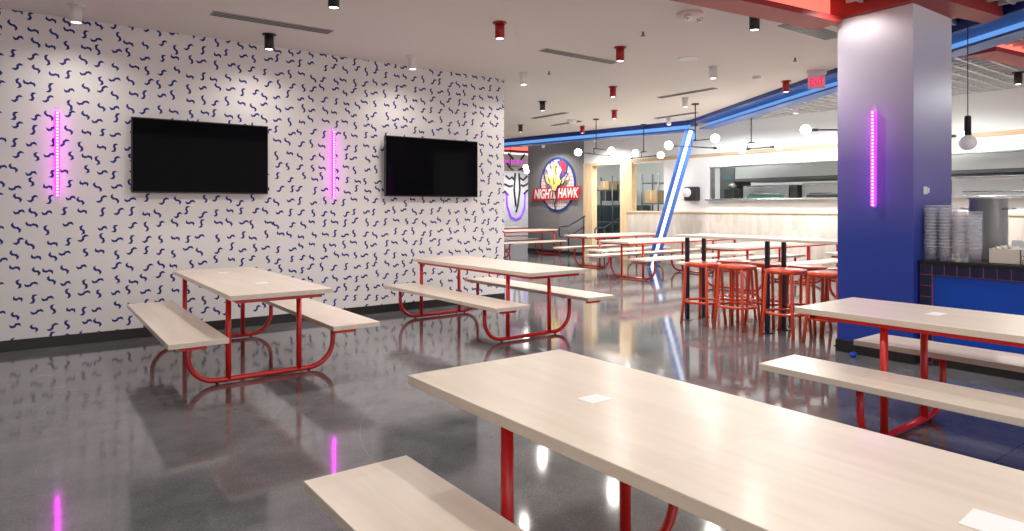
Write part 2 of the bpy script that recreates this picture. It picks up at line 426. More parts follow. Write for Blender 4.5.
struct(b.build('window_2', M['steel']))
# kitchen room behind
struct(MB().box(16.6, 16.75, -4.2, 19.5, 0, ZC).build('wall_kitchen', M['white_wall']))
struct(MB().box(XK + 0.15, 16.6, 12.0 + 4.3, 12.0 + 4.4, 0, ZC).build('wall_partition', M['white_wall']))
# ceilings: plaster left of the blue beam, open metal cells to the right of it
BLUE = [(7.06, 1.28), (11.93, 9.46), (10.33, 19.6)]
RED_A, RED_B = Vector((-3.6, 4.74)), Vector((8.6, 3.26))         # far edge of the red beam
plaster = [(-3.6, 4.70), (7.9, 3.32), (8.35, 3.45), (11.93, 9.46), (10.33, 19.6), (5.6, 19.6), (5.6, YW + .1), (-3.6, YW + .1)]
struct(MB().poly(plaster, ZC, ZC + 0.06).build('ceiling', M['ceiling']))
struct(MB().poly([(-3.6, -4.2), (3.6, -4.2), (3.6, 3.78), (-3.6, 4.64)], ZC, ZC + 0.06).build('ceiling_front', M['ceiling']))
struct(MB().box(-3.75, 16.75, -4.35, 19.65, 3.95, 4.05).build('ceiling_plenum', M['plenum']))
b = MB()
def line_x(y):     # x of the blue beam's far side at y
    return 11.93 + (y - 9.46) * (4.87 / 8.18 if y < 9.46 else -1.6 / 10.14) + 0.2
y = -4.1
while y < 19.4:
    x0 = 3.7 if y < 3.1 else line_x(max(y, 3.3))
    b.box(x0, XK, y, y + 0.03, ZC, ZC + 0.07); y += 0.21
x = 3.75
while x < 13:
    ys = [-4.1]
    y1 = 3.15 if x < 7.6 else 9.46 - (11.93 + .2 - x) / (4.87 / 8.18) if x < 12.1 else 19.4
    b.box(x, x + 0.03, -4.1, y1, ZC + .001, ZC + 0.069); x += 0.21
struct(b.build('ceiling_grid', M['grid']))

# ------------------------------------------------------------------ picnic tables
def u_path(v, hw, zt, r, z0):
    p = [(-hw, zt)] + [(-hw + r + x, z0 + r + z) for x, z in [(r * math.cos(math.radians(180 + 90 * i / 8)), r * math.sin(math.radians(180 + 90 * i / 8))) for i in range(9)]]
    p += [(hw - r + r * math.cos(math.radians(270 + 90 * i / 8)), z0 + r + r * math.sin(math.radians(270 + 90 * i / 8))) for i in range(9)] + [(hw, zt)]
    return [(u, v, z) for u, z in p]
TAB = []
def picnic(L, frames, ends):
    t = thing('picnic_table', 'x', 'picnic table'); hl = L / 2; R = M['red']
    MB().box(-0.39, 0.39, -hl, hl, 0.722, 0.76, 0.003).build('tabletop', M['maple'], t)
    for s in (-1, 1):
        a, c = sorted((s * 0.80, s * 0.395))
        MB().box(a, c, -hl, hl, 0.412, 0.45, 0.003).build('bench', M['maple'], t)
        MB().box(s * 0.585 - 0.018, s * 0.585 + 0.018, ends[0] - 0.02, ends[1], 0.392, 0.4118).build('bench_rail', R, t)
        q = 0.51 if s > 0 else -0.63
        MB().box(q - 0.09, q + 0.09, ends[0] - 0.04, ends[0] - 0.005, 0.386, 0.4119).build('bench_cleat', R, t)
        MB().box(s * 0.305 - 0.022, s * 0.305 + 0.022, ends[0], ends[1], 0.690, 0.722).build('side_rail', R, t)
    for v in frames:
        f = MB().tube(u_path(v, 0.585, 0.40, 0.215, 0.028), 0.021, 14).build('bench_frame', R, t)
        for s in (-1, 1):
            MB().tube([(s * 0.37, v, 0.0), (s * 0.37, v, 0.02)], 0.012, 10).build('foot_glide', M['rubber'], f)
            MB().tube([(s * 0.285, v, 0.028), (s * 0.285, v, 0.70)], 0.022, 14).build('post', R, t)
            MB().box(s * 0.60 - 0.12, s * 0.60 + 0.12, v - 0.03, v + 0.03, 0.388, 0.412).build('bench_bracket', R, t)
        MB().box(-0.30, 0.30, v - 0.02, v + 0.02, 0.690, 0.7215).build('cross_rail', R, t)
    MB().box(-0.327, 0.327, ends[0] - 0.001, ends[0] + 0.04, 0.689, 0.7215).build('end_rail', R, t)
    TAB.append(t)
    return t
r_ = math.radians
GT = 'red framed picnic tables with pale wooden tops and benches'
std = picnic(2.40, (-0.69, 1.16), (-1.13, 1.18))
std.location = (1.613, 6.324, 0); std.rotation_euler = (0, 0, r_(-0.31)); std['group'] = GT
std['label'] = 'red framed picnic table with pale wood top below the left television'
dup(std, (4.385, 6.319, 0), r_(0.64), 'red framed picnic table below the right television at the end of the patterned wall')
dup(std, (1.597, 1.107, 0), r_(180.35), 'nearest large picnic table, pale wood top filling the lower right foreground')
dup(std, (4.452, 1.173, 0), r_(180.45), 'red framed picnic table in front of the tiled counter and blue pillar')
dup(std, (11.45, 11.40, 0), r_(-90), 'red framed picnic table in front of the kitchen doorway and handrails')
dup(std, (11.42, 15.20, 0), r_(-90), 'red framed picnic table in front of the grey wall with the round sign')
dup(std, (13.2, 17.6, 0), r_(-90), 'farthest picnic table, beside the painted white wall behind the grey wall')
lng = picnic(3.50, (-1.24, 0.64, 1.70), (-1.68, 1.72))
lng.location = (10.87, 9.04, 0); lng.rotation_euler = (0, 0, r_(-90)); lng['group'] = GT
lng['label'] = 'long red framed picnic table beside the foot of the slanted blue brace'
dup(lng, (10.95, 6.80, 0), r_(-90), 'long red framed picnic table right behind the tall bar table')
dup(lng, (10.98, 4.55, 0), r_(-90), 'long red framed picnic table mostly hidden behind the blue pillar')
# paper cards on the tops
def card(x, y, rz, sx, sy, label):
    o = MB().box(-sx / 2, sx / 2, -sy / 2, sy / 2, 0.0, 0.0015).build('paper_card', M['card'])
    o.location = (x, y, 0.7602); o.rotation_euler = (0, 0, r_(rz)); tag(o, label, 'card', 'white paper cards on the tables')
card(1.560, 1.637, 2, 0.094, 0.075, 'white paper card on the nearest large picnic table, toward its far end')
card(1.603, 0.50, 4, 0.105, 0.10, 'white paper card cut by the bottom right edge of the photo')
card(4.480, 1.70, 0, 0.125, 0.075, 'white paper card on the table in front of the tiled counter')
card(1.640, 5.83, -2, 0.10, 0.075, 'white paper card at the near end of the table below the left television')
card(1.600, 6.98, 3, 0.10, 0.075, 'white paper card at the far end of the table below the left television')

# ------------------------------------------------------------------ bar table and stools
bt = thing('bar_table', 'tall narrow bar table with pale top and dark navy legs beside the blue pillar', 'table', (6.86, 4.42, 0))
MB().box(-0.30, 0.30, -1.06, 1.03, 1.035, 1.066, 0.003).build('tabletop', M['maple'], bt)
for yy in (0.93, -0.18, -1.015):
    for s in (-1, 1):
        lg = MB().box(s * 0.165 - 0.021, s * 0.165 + 0.021, yy - 0.021, yy + 0.021, 0.008, 1.035, 0.003).build('leg', M['navy_leg'], bt)
        MB().box(s * 0.165 - 0.055, s * 0.165 + 0.055, yy - 0.055, yy + 0.055, 0, 0.008).build('foot_plate', M['navy_leg'], lg)
ST = thing('bar_stool', 'x', 'stool')
def rsq(z, a, n=5, r=0.09):
    pts = []
    for cx, cy, a0 in ((a - r, a - r, 0), (-a + r, a - r, 90), (-a + r, -a + r, 180), (a - r, -a + r, 270)):
        for i in range(n + 1):
            q = math.radians(a0 + 90 * i / n); pts.append((cx + r * math.cos(q), cy + r * math.sin(q), z))
    return pts
b = MB(); rows = []
for z, a, r in ((0.690, 0.176, .11), (0.697, 0.188, .115), (0.728, 0.190, .12), (0.738, 0.182, .115), (0.742, 0.160, .10)):
    rows.append([b.b.verts.new(p) for p in rsq(z, a, 5, r)])
for A, B in zip(rows, rows[1:]):
    n = len(A)
    for i in range(n): b.b.faces.new((A[i], A[(i + 1) % n], B[(i + 1) % n], B[i])).smooth = True
b.b.faces.new(rows[0][::-1]); b.b.faces.new(rows[-1])
b.build('seat', M['orange'], ST)
for sx in (-1, 1):
    for sy in (-1, 1):
        MB().tube([(sx * 0.140, sy * 0.140, 0.712), (sx * 0.150, sy * 0.150, 0.66), (sx * 0.163, sy * 0.163, 0.30), (sx * 0.186, sy * 0.186, 0.0)], 0.0175, 10).build('leg', M['orange'], ST)
MB().ring((0, 0, 0.265), 0.212, 0.0155).build('foot_ring', M['orange'], ST)
GS = 'orange metal stools at the tall bar table'
stools = [(6.66, 5.08, 2, 'orange metal stool on the near side of the bar table, nearest its left end'),
          (6.67, 4.61, 3, 'orange metal stool on the near side of the bar table, second from its left end'),
          (6.68, 4.005, 1, 'orange metal stool on the near side of the bar table, third from its left end'),
          (6.72, 3.54, 2, 'orange metal stool on the near side of the bar table, closest to the blue pillar'),
          (7.22, 5.04, 0, 'orange metal stool on the far side of the bar table, nearest its left end'),
          (7.22, 4.57, 2, 'orange metal stool on the far side of the bar table, second from its left end'),
          (7.24, 4.08, 2, 'orange metal stool on the far side of the bar table, third from its left end'),
          (7.24, 3.615, -1, 'orange metal stool on the far side of the bar table, closest to the blue pillar')]
for i, (x, y, a, lb) in enumerate(stools):
    if i == 0:
        ST.location = (x, y, 0); ST.rotation_euler = (0, 0, r_(a)); ST['label'] = lb; ST['group'] = GS
    else: dup(ST, (x, y, 0), r_(a), lb, GS)

# ------------------------------------------------------------------ pillar
pl = thing('pillar', 'square blue pillar fading to lilac at the top', 'pillar', (6.425, 2.62, 0))
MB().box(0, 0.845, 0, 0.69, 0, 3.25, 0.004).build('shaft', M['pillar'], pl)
MB().box(-0.014, 0.86, -0.014, 0.704, 0, 0.12, 0.003).build('base_strip', M['black'], pl)
sw = MB().box(-0.0, 0.075, -0.012, 0, 0, 0.07, 0.004).box(0.045, 0.07, -0.03, -0.012, 0.012, 0.058, 0.002).build('wall_switch', M['white_metal'])
sw.location = (6.62, 2.62, 1.53); tag(sw, 'small silver switch on the right face of the blue pillar', 'switch')

# ------------------------------------------------------------------ magenta LED bars
def led(loc, rz, h, label):
    t = thing('neon_light_bar', label, 'neon light', loc, rz, 'magenta neon light bars')
    MB().box(-0.020, 0.020, -0.02, 0.003, -0.015, h + 0.05, 0.002).build('backing', M['acrylic'], t)
    MB().box(-0.022, 0.022, -0.045, -0.02, 0.0, h, 0.006).build('tube', M['led_bar'], t)
    lamp('neon_glow', 'AREA', (0, -0.055, h / 2), 1.2, (0.85, 0.12, 1.0), t, (PI / 2, 0, 0), shape='RECTANGLE', size=0.03, size_y=h)
led((0.27, YW, 1.525), 0, 0.855, 'magenta neon bar on the patterned wall left of the left television')
led((3.17, YW, 1.528), 0, 0.85, 'magenta neon bar on the patterned wall between the two televisions')
led((6.425, 2.955, 1.425), -PI / 2, 0.885, 'magenta neon bar on the blue pillar')

# ------------------------------------------------------------------ televisions
def tv(x0, x1, z0, z1, gap, label):
    w, h = x1 - x0, z1 - z0
    t = thing('television', label, 'television', ((x0 + x1) / 2, YW - gap, z0), 0, 'televisions on the patterned wall')
    MB().box(-w / 2, w / 2, -0.03, 0.012, 0, h, 0.004).build('housing', M['tv_frame'], t)
    MB().box(-w / 2 + 0.012, w / 2 - 0.012, -0.0325, -0.029, 0.016, h - 0.012).build('screen', M['screen'], t)
    MB().box(-0.22, 0.22, 0.012, gap, h / 2 - 0.16, h / 2 + 0.16, 0.004).build('wall_mount', M['matte_black'], t)
tv(0.915, 2.335, 1.565, 2.375, 0.07, 'large black television left of the middle neon bar')
tv(3.845, 5.31, 1.555, 2.365, 0.09, 'large black television near the right end of the patterned wall')

# ------------------------------------------------------------------ downlights
DL = {}
def downlight(colour, x, y, label, power=1.0, cell=False):
    key = colour
    m = {'white': M['white_metal'], 'black': M['matte_black'], 'red': M['red_metal']}[colour]
    if key not in DL:
        t = thing('ceiling_downlight', label, 'ceiling light', (x, y, ZC), 0, 'cylindrical ceiling downlights')
        MB().lathe([(0, 0), (0.075, 0), (0.075, -0.010), (0.048, -0.014), (0, -0.014)], seg=24).build('flange', m, t)
        MB().lathe([(0.0, -0.012), (0.050, -0.012), (0.050, -0.172), (0.043, -0.172), (0.043, -0.155), (0, -0.155)], seg=24).build('housing', m, t)
        MB().lathe([(0.0, -0.166), (0.042, -0.166), (0.042, -0.158), (0, -0.158)], seg=20).build('lens', M['lamp'], t)
        DL[key] = t
    else: t = dup(DL[key], (x, y, ZC), 0, label)
    l = lamp('spot', 'SPOT', (x, y, ZC - 0.18), SPOT * power, (1.0, 0.945, 0.89), None, spot_size=r_(162), spot_blend=0.9, shadow_soft_size=0.04)
    return t
SPOT = 125.0
for c, x, y, w, lb in (
    ('white', 0.40, 7.57, 0.26, 'white cylinder downlight above the leftmost neon bar'),
    ('black', 2.21, 7.57, 0.26, 'black cylinder downlight above the right edge of the left television'),
    ('white', 4.01, 7.57, 0.26, 'white cylinder downlight above the left half of the right television'),
    ('white', 5.81, 7.57, 0.26, 'white cylinder downlight just right of the end of the patterned wall'),
    ('red', 7.62, 7.57, 1.48, 'red cylinder downlight, third from the camera in the column of red ones'),
    ('white', 9.42, 7.57, 1.93, 'white cylinder downlight beside the lengthwise slot vent near the blue beam'),
    ('black', 2.21, 5.65, 1.0, 'black cylinder downlight at the top edge of the photo above the long slot vent'),
    ('red', 4.02, 5.65, 1.0, 'large red cylinder downlight nearest the camera'),
    ('red', 5.81, 5.65, 1.0, 'red cylinder downlight at the right end of the middle slot vent'),
    ('white', 7.62, 5.65, 1.48, 'white cylinder downlight right of the round ceiling speaker'),
    ('red', 9.42, 5.65, 1.93, 'red cylinder downlight beside the exit sign'),
    ('black', 5.87, 3.86, 1.0, 'black cylinder downlight hanging close to the red beam'),
    ('black', 7.65, 9.40, 1.49, 'black cylinder downlight beyond the end of the patterned wall'),
    ('red', 9.50, 9.40, 1.95, 'small red cylinder downlight below another red one, far along the ceiling'),
    ('white', 11.15, 9.40, 2.36, 'white cylinder downlight at the corner of the blue beams'),
    ('black', 9.42, 12.40, 1.93, 'far black cylinder downlight close above the left blue beam'),
    ('red', 10.75, 11.70, 2.26, 'small red cylinder downlight in front of the left blue beam'),
    ('white', 12.40, 15.2, 1.6, 'white cylinder downlight above the round sign on the grey wall'),
    ('white', 11.75, 6.85, 4.0, 'white cylinder downlight under the open cell ceiling left of the pillar'),
    ('black', 11.50, 3.30, 4.0, 'black cylinder downlight under the open cell ceiling right of the pillar'),
    ('white', 12.3, 12.9, 3.0, 'white cylinder downlight above the kitchen doorway')):
    downlight(c, x, y, lb, w)
lamp('spot', 'SPOT', (6.1, 3.08, 3.34), 16, (1.0, 0.95, 0.92), None, spot_size=r_(150), spot_blend=0.5, shadow_soft_size=0.05)
for x, y in ((11.6, 9.0), (11.4, 6.6), (11.3, 4.9), (11.2, 1.4)):  # wash lamps added without fixtures to brighten the upper kitchen wall
    lamp('spot', 'SPOT', (x, y, ZC - 0.20), SPOT * 0.62, (0.96, 0.99, 1.0), None, spot_size=r_(178), spot_blend=0.25, shadow_soft_size=0.06)
# fixtures of the same ceiling grid that stand outside the frame still light the room
for x, y in ((0.40, 5.65), (0.4, 2.3), (2.2, 2.3), (4.0, 2.1), (2.2, -0.4), (4.1, -0.4), (0.4, -0.4), (6.0, 0.6)):
    lamp('spot', 'SPOT', (x, y, ZC - 0.18), SPOT * 0.6, (1.0, 0.945, 0.89), None, spot_size=r_(162), spot_blend=0.9, shadow_soft_size=0.05)

# ------------------------------------------------------------------ chandeliers
def chandelier(x, y, zarm, ang, up, label, half=0.70, off=0.0):
    """lower arm along local x with a globe at both ends, upper arm with one globe; up = (direction in degrees, length)"""
    t = thing('globe_chandelier', label, 'chandelier', (x, y, 0), r_(ang), 'black globe chandeliers')
    MB().lathe([(0, ZC), (0.07, ZC), (0.07, ZC - 0.02), (0, ZC - 0.02)]).build('canopy', M['matte_black'], t)
    MB().tube([(0, 0, ZC - 0.02), (0, 0, zarm + 0.12)], 0.011, 8).tube([(0, 0, zarm + 0.14), (-0.09, 0, zarm + 0.12), (-0.09, 0, zarm)], 0.010, 8).build('stem', M['matte_black'], t)
    a = MB().tube([(off - half, 0, zarm), (off + half, 0, zarm)], 0.012, 8)
    for s in (-1, 1): a.tube([(off + s * half, 0, zarm), (off + s * (half - 0.11), 0, zarm)], 0.022, 10)
    a.build('arm', M['matte_black'], t)
    ux, uy = math.cos(r_(up[0])), math.sin(r_(up[0]))
    MB().tube([(-0.10 * ux, -0.10 * uy, zarm + 0.12), (up[1] * ux, up[1] * uy, zarm + 0.12)], 0.010, 8).build('arm', M['matte_black'], t)
    for p in ((off - half - 0.075, 0, zarm), (off + half + 0.075, 0, zarm), ((up[1] + 0.08) * ux, (up[1] + .08) * uy, zarm + 0.12)):
        MB().sphere(p, 0.076).build('globe', M['globe'], t)
chandelier(10.12, 10.57, 2.575, 14, (-4, 0.50), 'globe chandelier hanging to the right of the round sign', 0.63)
chandelier(11.68, 10.60, 2.585, -101, (180, 0.24), 'globe chandelier hanging in front of the kitchen window', 0.557)
chandelier(10.12, 7.90, 2.54, -8, (-85, 0.38), 'globe chandelier hanging beside the slanted blue brace', 0.58)
chandelier(11.75, 7.80, 2.585, -92, (170, 0.14), 'globe chandelier hanging in front of the serving hatch', 0.345, 0.205)
chandelier(10.15, 5.10, 2.60, -36.5, (10, 0.38), 'globe chandelier partly hidden behind the left edge of the pillar', 0.54)
chandelier(11.75, 4.85, 2.585, -36.5, (150, 0.38), 'globe chandelier behind the right edge of the pillar', 0.79)
chandelier(11.55, 15.70, 2.50, 7, (-3, 0.52), 'farthest globe chandelier beside the painted white wall', 0.6)

pd = thing('pendant_lamp', 'single globe pendant with black socket hanging above the counter', 'pendant lamp', (7.55, 2.58, 0))
MB().tube([(0, 0, 2.32), (0, 0, ZC + .02)], 0.0045, 6).build('cord', M['matte_black'], pd)
MB().lathe([(0, 2.325), (0.025, 2.32), (0.030, 2.30), (0.030, 2.12), (0, 2.12)]).build('socket', M['matte_black'], pd)
MB().sphere((0, 0, 2.055), 0.078).build('globe', M['globe_soft'], pd)

# ------------------------------------------------------------------ beams and brace
def beam(name, a, b, side, label, cat, mats, sect):
    t = thing(name, label, cat)
    for nm, mk, sc in sect: MB().prof(sc, a, b, side).build(nm, M[mk], t)
    return t
def rect(t0, t1, z0, z1): return [(t0, z0), (t1, z0), (t1, z1), (t0, z1)]
def perp(a, b):
    dd = (Vector(b) - Vector(a)); dd.z = 0; dd.normalize()
    return Vector((dd.y, -dd.x, 0))
bs = [('edge', 'navy_paint', rect(0, 0.03, 3.285, 3.50)), ('soffit', 'blue_paint', rect(0.03, 0.72, 3.29, 3.35)), ('led_strip', 'blue_led', rect(0.40, 0.46, 3.178, 3.29)), ('lower_flange', 'blue_paint', rect(0.22, 0.50, 3.15, 3.178))]
a, b_ = (7.06, 1.28, 0), (11.93, 9.46, 0)
beam('blue_beam', a, b_, perp(a, b_), 'blue steel ceiling beam with a lit blue strip passing behind the pillar', 'beam', 0, bs)
bs2 = [('edge', 'navy_paint', rect(0, 0.03, 3.25, 3.37)), ('led_strip', 'blue_led', rect(0.05, 0.10, 3.17, 3.26)), ('soffit', 'blue_paint', rect(0.03, 0.42, 3.26, 3.35)), ('lower_flange', 'blue_paint', rect(0.02, 0.30, 3.13, 3.17))]
a, b_ = (11.95, 9.52, 0), (10.33, 19.45, 0)
beam('blue_beam', a, b_, perp(a, b_), 'blue steel ceiling beam in front of the grey wall with the round sign', 'beam', 0, bs2)
# red beams: bottom flange, lit web
rs = [('lower_flange', 'red_paint', rect(-0.30, 0, 3.20, 3.255)), ('led_strip', 'red_led', rect(-0.17, -0.12, 3.255, 3.46)), ('upper_flange', 'red_paint', rect(-0.30, 0, 3.46, 3.50))]
a, b_ = (-3.5, 4.74, 0), (6.415, 3.535, 0)
beam('red_beam', a, b_, -perp(a, b_), 'red ceiling beam with a glowing red strip running up to the pillar head', 'beam', 0, rs)
cp = thing('pillar_head', 'red ceiling panel capping the blue pillar', 'panel')
MB().poly([(6.33, 2.455), (7.62, 2.31), (7.74, 2.50), (7.30, 2.58), (7.30, 3.36), (6.42, 3.46)], 3.252, 3.60).build('panel', M['red_paint'], cp)
a, b_ = (8.98, 3.075, 0), (12.9, 2.56, 0)
beam('red_beam', a, b_, -perp(a, b_), 'far red ceiling beam behind the blue beam at the right edge', 'beam', 0, rs)
a, b_ = (13.2, 17.9, 0), (16.4, 17.9, 0)
beam('red_beam', (10.5, 17.4, 0), (16.4, 17.4, 0), Vector((0, 1, 0)), 'short red ceiling beam above the painted white wall', 'beam', 0, rs)
# slanted brace, an I section with a white strip on its web
br = thing('slanted_brace', 'slanted blue steel brace with a bright white strip', 'brace')
top, foot = Vector((11.98, 9.47, 3.13)), Vector((11.93, 10.56, 0))
ax = (foot - top).normalized(); vd = Vector((0.62, -0.785, 0)) ; sd = ax.cross(Vector((0.77, 0.63, 0))).normalized(); fr = ax.cross(sd).normalized()
if fr.dot(Vector((0.77, 0.63, 0))) > 0: fr = -fr
MB().prof(rect(-0.125, -0.10, -0.10, 0.10), top, foot, sd, fr).build('flange', M['blue_paint'], br)
MB().prof(rect(0.10, 0.125, -0.10, 0.10), top, foot, sd, fr).build('flange', M['blue_paint'], br)
MB().prof(rect(-0.10, 0.10, -0.015, 0.015), top, foot, sd, fr).build('web', M['blue_paint'], br)
MB().prof(rect(-0.036, 0.036, 0.015, 0.035), top, foot, sd, fr).build('led_strip', M['white_led'], br)

# ------------------------------------------------------------------ ceiling fittings
def vent(x0, x1, y0, y1, label, slats=3, m='vent_grey'):
    t = thing('slot_vent', label, 'vent', ((x0 + x1) / 2, (y0 + y1) / 2, ZC), 0, 'slot vents in the ceiling')
    w, d = (x1 - x0) / 2, (y1 - y0) / 2
    MB().box(-w, w, -d, d, -0.008, 0.0).build('frame', M['vent_grey'], t)
    for i in range(slats):
        if w > d: q = -d + (i + 0.5) * 2 * d / slats; MB().box(-w + .01, w - .01, q - 0.007, q + 0.007, -0.013, -0.008).build('slat', M['steel_dark'], t)
        else: q = -w + (i + 0.5) * 2 * w / slats; MB().box(q - 0.007, q + 0.007, -d + .01, d - .01, -0.013, -0.008).build('slat', M['steel_dark'], t)
vent(1.50, 2.73, 6.98, 7.15, 'long slot vent above the left television')
vent(5.12, 6.38, 6.22, 6.37, 'slot vent between the large red downlight and the second red one')
vent(8.97, 9.10, 6.65, 7.83, 'slot vent running lengthwise near the round ceiling speaker')
vent(8.86, 9.00, 10.2, 11.3, 'slot vent far down the ceiling beyond the patterned wall')
vent(10.0, 10.13, 11.0, 12.0, 'slot vent close to the left blue beam')
vent(11.0, 11.13, 8.60, 9.70, 'slot vent near the meeting of the two blue beams', 3)
vent(6.47, 7.45, 3.74, 3.98, 'wide black slatted vent against the red beam', 6)
dm = thing('dome_camera', 'white dome camera on the ceiling left of the red beam', 'camera', (5.36, 4.25, ZC))
MB().lathe([(0, 0), (0.13, 0), (0.13, -0.03), (0.11, -0.05), (0.05, -0.062), (0, -0.062)]).build('housing', M['white_metal'], dm)
MB().sphere((-0.085, -0.04, -0.055), 0.038).build('lens', M['steel'], dm)
MB().sphere((0.075, -0.06, -0.055), 0.034).build('lens', M['steel'], dm)
sp = MB().lathe([(0, 0), (0.135, 0), (0.13, -0.008), (0.11, -0.011), (0, -0.009)]).build('ceiling_speaker', M['white_metal'])
sp.location = (6.96, 5.55, ZC); tag(sp, 'flat round white speaker in the ceiling', 'speaker')
for x, y, lb in ((5.5, 5.0, 'ceiling sprinkler head between the dome camera and a red downlight'), (8.05, 4.70, 'ceiling sprinkler head left of the pillar'), (6.02, 7.25, 'ceiling sprinkler head beside the white downlight at the end of the patterned wall')):
    t = thing('sprinkler', lb, 'sprinkler', (x, y, ZC + .003), 0, 'ceiling sprinklers')
    MB().lathe([(0, 0), (0.035, 0), (0.032, -0.006), (0, -0.006)], seg=14).build('escutcheon', M['white_metal'], t)
    MB().lathe([(0, -0.006), (0.010, -0.006), (0.010, -0.045), (0.028, -0.047), (0.028, -0.051), (0, -0.051)], seg=14).build('deflector', M['steel_dark'], t)
sd_ = thing('smoke_detector', 'small white smoke detector near the red downlight by the exit sign', 'smoke detector', (8.75, 5.72, ZC))
MB().lathe([(0, 0), (0.06, 0), (0.058, -0.03), (0.03, -0.045), (0, -0.045)]).build('body', M['white_metal'], sd_)
dm2 = thing('dome_camera', 'small white dome camera near the far chandelier', 'camera', (9.8, 11.0, ZC + .003))
MB().lathe([(0, 0), (0.11, 0), (0.10, -0.05), (0.05, -0.08), (0, -0.085)]).build('housing', M['white_metal'], dm2)

# exit sign
ex = thing('exit_sign', 'red exit sign hanging from the ceiling in front of the blue beam', 'sign', (9.03, 4.95, 0), r_(-50))
MB().box(-0.13, 0.13, -0.03, 0.03, 3.29, ZC, 0.006).build('housing', M['white_metal'], ex)
MB().box(-0.115, 0.115, -0.006, 0.006, 3.09, 3.292).build('panel', M['exit_glass'], ex)
def text(body, size, loc, rot, m, parent, shear=0.0, offset=0.0, name='lettering', xs=1.0, ext=0.002):
    cu = bpy.data.curves.new(name, 'FONT'); cu.body = body; cu.size = size; cu.extrude = ext; cu.shear = shear; cu.offset = offset
    cu.align_x = 'CENTER'; cu.align_y = 'CENTER'; cu.materials.append(m)
    q = bpy.data.objects.new(name, cu); C.objects.link(q); bpy.context.view_layer.update()
    me = bpy.data.meshes.new_from_object(q.evaluated_get(bpy.context.evaluated_depsgraph_get())); me.name = name
    bpy.data.objects.remove(q); bpy.data.curves.remove(cu)
    o = bpy.data.objects.new(name, me); C.objects.link(o); o.location = loc; o.rotation_euler = rot; o.scale = (xs, 1, 1)
    o.parent = parent; return o
text('EXIT', 0.135, (0, -0.009, 3.18), (PI / 2, 0, 0), M['exit_red'], ex, 0, 0.004, xs=0.66)

# ------------------------------------------------------------------ round sign on the grey wall
sg = thing('logo_sign', 'round blue ringed restaurant sign with a red NIGHT HAWK banner on the grey wall', 'sign', (XK - 0.005, 15.25, 2.09))
def disc(r, n=48, cy=0, cz=0): return [(cy + r * math.cos(2 * PI * i / n), cz + r * math.sin(2 * PI * i / n)) for i in range(n)]
R0 = 0.83
MB().flat(disc(R0), 0, 0.015).build('ring', M['sign_blue'], sg)
MB().flat(disc(R0 - 0.075), 0.015, 0.004).build('disc', M['check'], sg)
bird = MB()
# body of the bird: a tall wavy yellow figure with two raised claws  (y grows to the LEFT in the photo)
body = [(0.06, .30), (.16, .24), (.30, .22), (.44, .30), (.50, .22), (.42, .06), (.28, .0), (.18, -.06), (.17, -.20), (.11, -.30), (.17, -.40), (.10, -.48), (.04, -.62), (.0, -.48), (-.04, -.36), (.03, -.26), (-.04, -.16), (-.10, -.04), (-.22, -.06), (-.36, .02), (-.46, .18), (-.38, .22), (-.26, .12), (-.12, .16), (-.02, .28)]
bird.flat(body, 0.072, 0.006); bird.build('bird_body', M['sign_yellow'], sg)
ink = MB()
for pts in ([(.50, .22), (.56, .34), (.52, .48), (.42, .46), (.40, .36)], [(.50, .22), (.42, .05), (.20, -.05)], [(-.46, .18), (-.54, .28), (-.48, .40), (-.38, .34)], [(-.46, .18), (-.36, .02), (-.10, -.05)],
            [(.18, -.06), (.17, -.20), (.11, -.30), (.17, -.40), (.10, -.48), (.04, -.62), (.02, -.78)], [(-.10, -.04), (-.04, -.16), (.03, -.26), (-.04, -.36), (.0, -.48), (.04, -.62)], [(.34, .22), (.26, .08)], [(-.30, .12), (-.22, .0)], [(.10, .22), (.06, .02)], [(.14, -.18), (0.0, -.20)], [(.14, -.44), (.0, -.44)]):
    ink.tube([(-0.078, y, z) for y, z in pts], 0.017, 6)
ink.build('bird_outline', M['navy_paint'], sg)
MB().flat([(0.02, 0.70), (-0.30, 0.78), (-0.52, 0.56), (-0.46, 0.36), (-0.30, 0.18), (-0.16, 0.08), (-0.10, 0.28), (-0.22, 0.44)], 0.020, 0.006).build('wing', M['sign_blue'], sg)
MB().flat([(-0.14, 0.70), (-0.32, 0.70), (-0.44, 0.54), (-0.38, 0.36), (-0.24, 0.24), (-0.30, 0.40), (-0.18, 0.52)], 0.026, 0.004).build('wing_feathers', M['sign_red'], sg)
MB().flat([(0.16, 0.62), (0.08, 0.70), (0.00, 0.62), (0.03, 0.46), (-0.02, 0.28), (0.10, 0.26), (0.10, 0.44)], 0.074, 0.005).build('bird_head', M['sign_yellow'], sg)
MB().tube([(-0.085, 0.20, 0.50), (-0.085, 0.26, 0.62), (-0.085, 0.16, 0.72), (-0.085, 0.05, 0.70)], 0.016, 6).build('bird_crest', M['navy_paint'], sg)
bn = MB().flat([(1.09, -0.10), (-1.10, -0.06), (-1.00, -0.46), (1.20, -0.48)], 0.045, 0.02).build('banner', M['sign_red'], sg)
text('NIGHT', 0.40, (-0.067, 0.60, -0.285), (PI / 2, 0, -PI / 2), M['sign_white'], sg, 0.22, 0.012, xs=0.74)
text('HAWK', 0.40, (-0.067, -0.53, -0.27), (PI / 2, 0, -PI / 2), M['sign_white'], sg, 0.22, 0.012, xs=0.72)

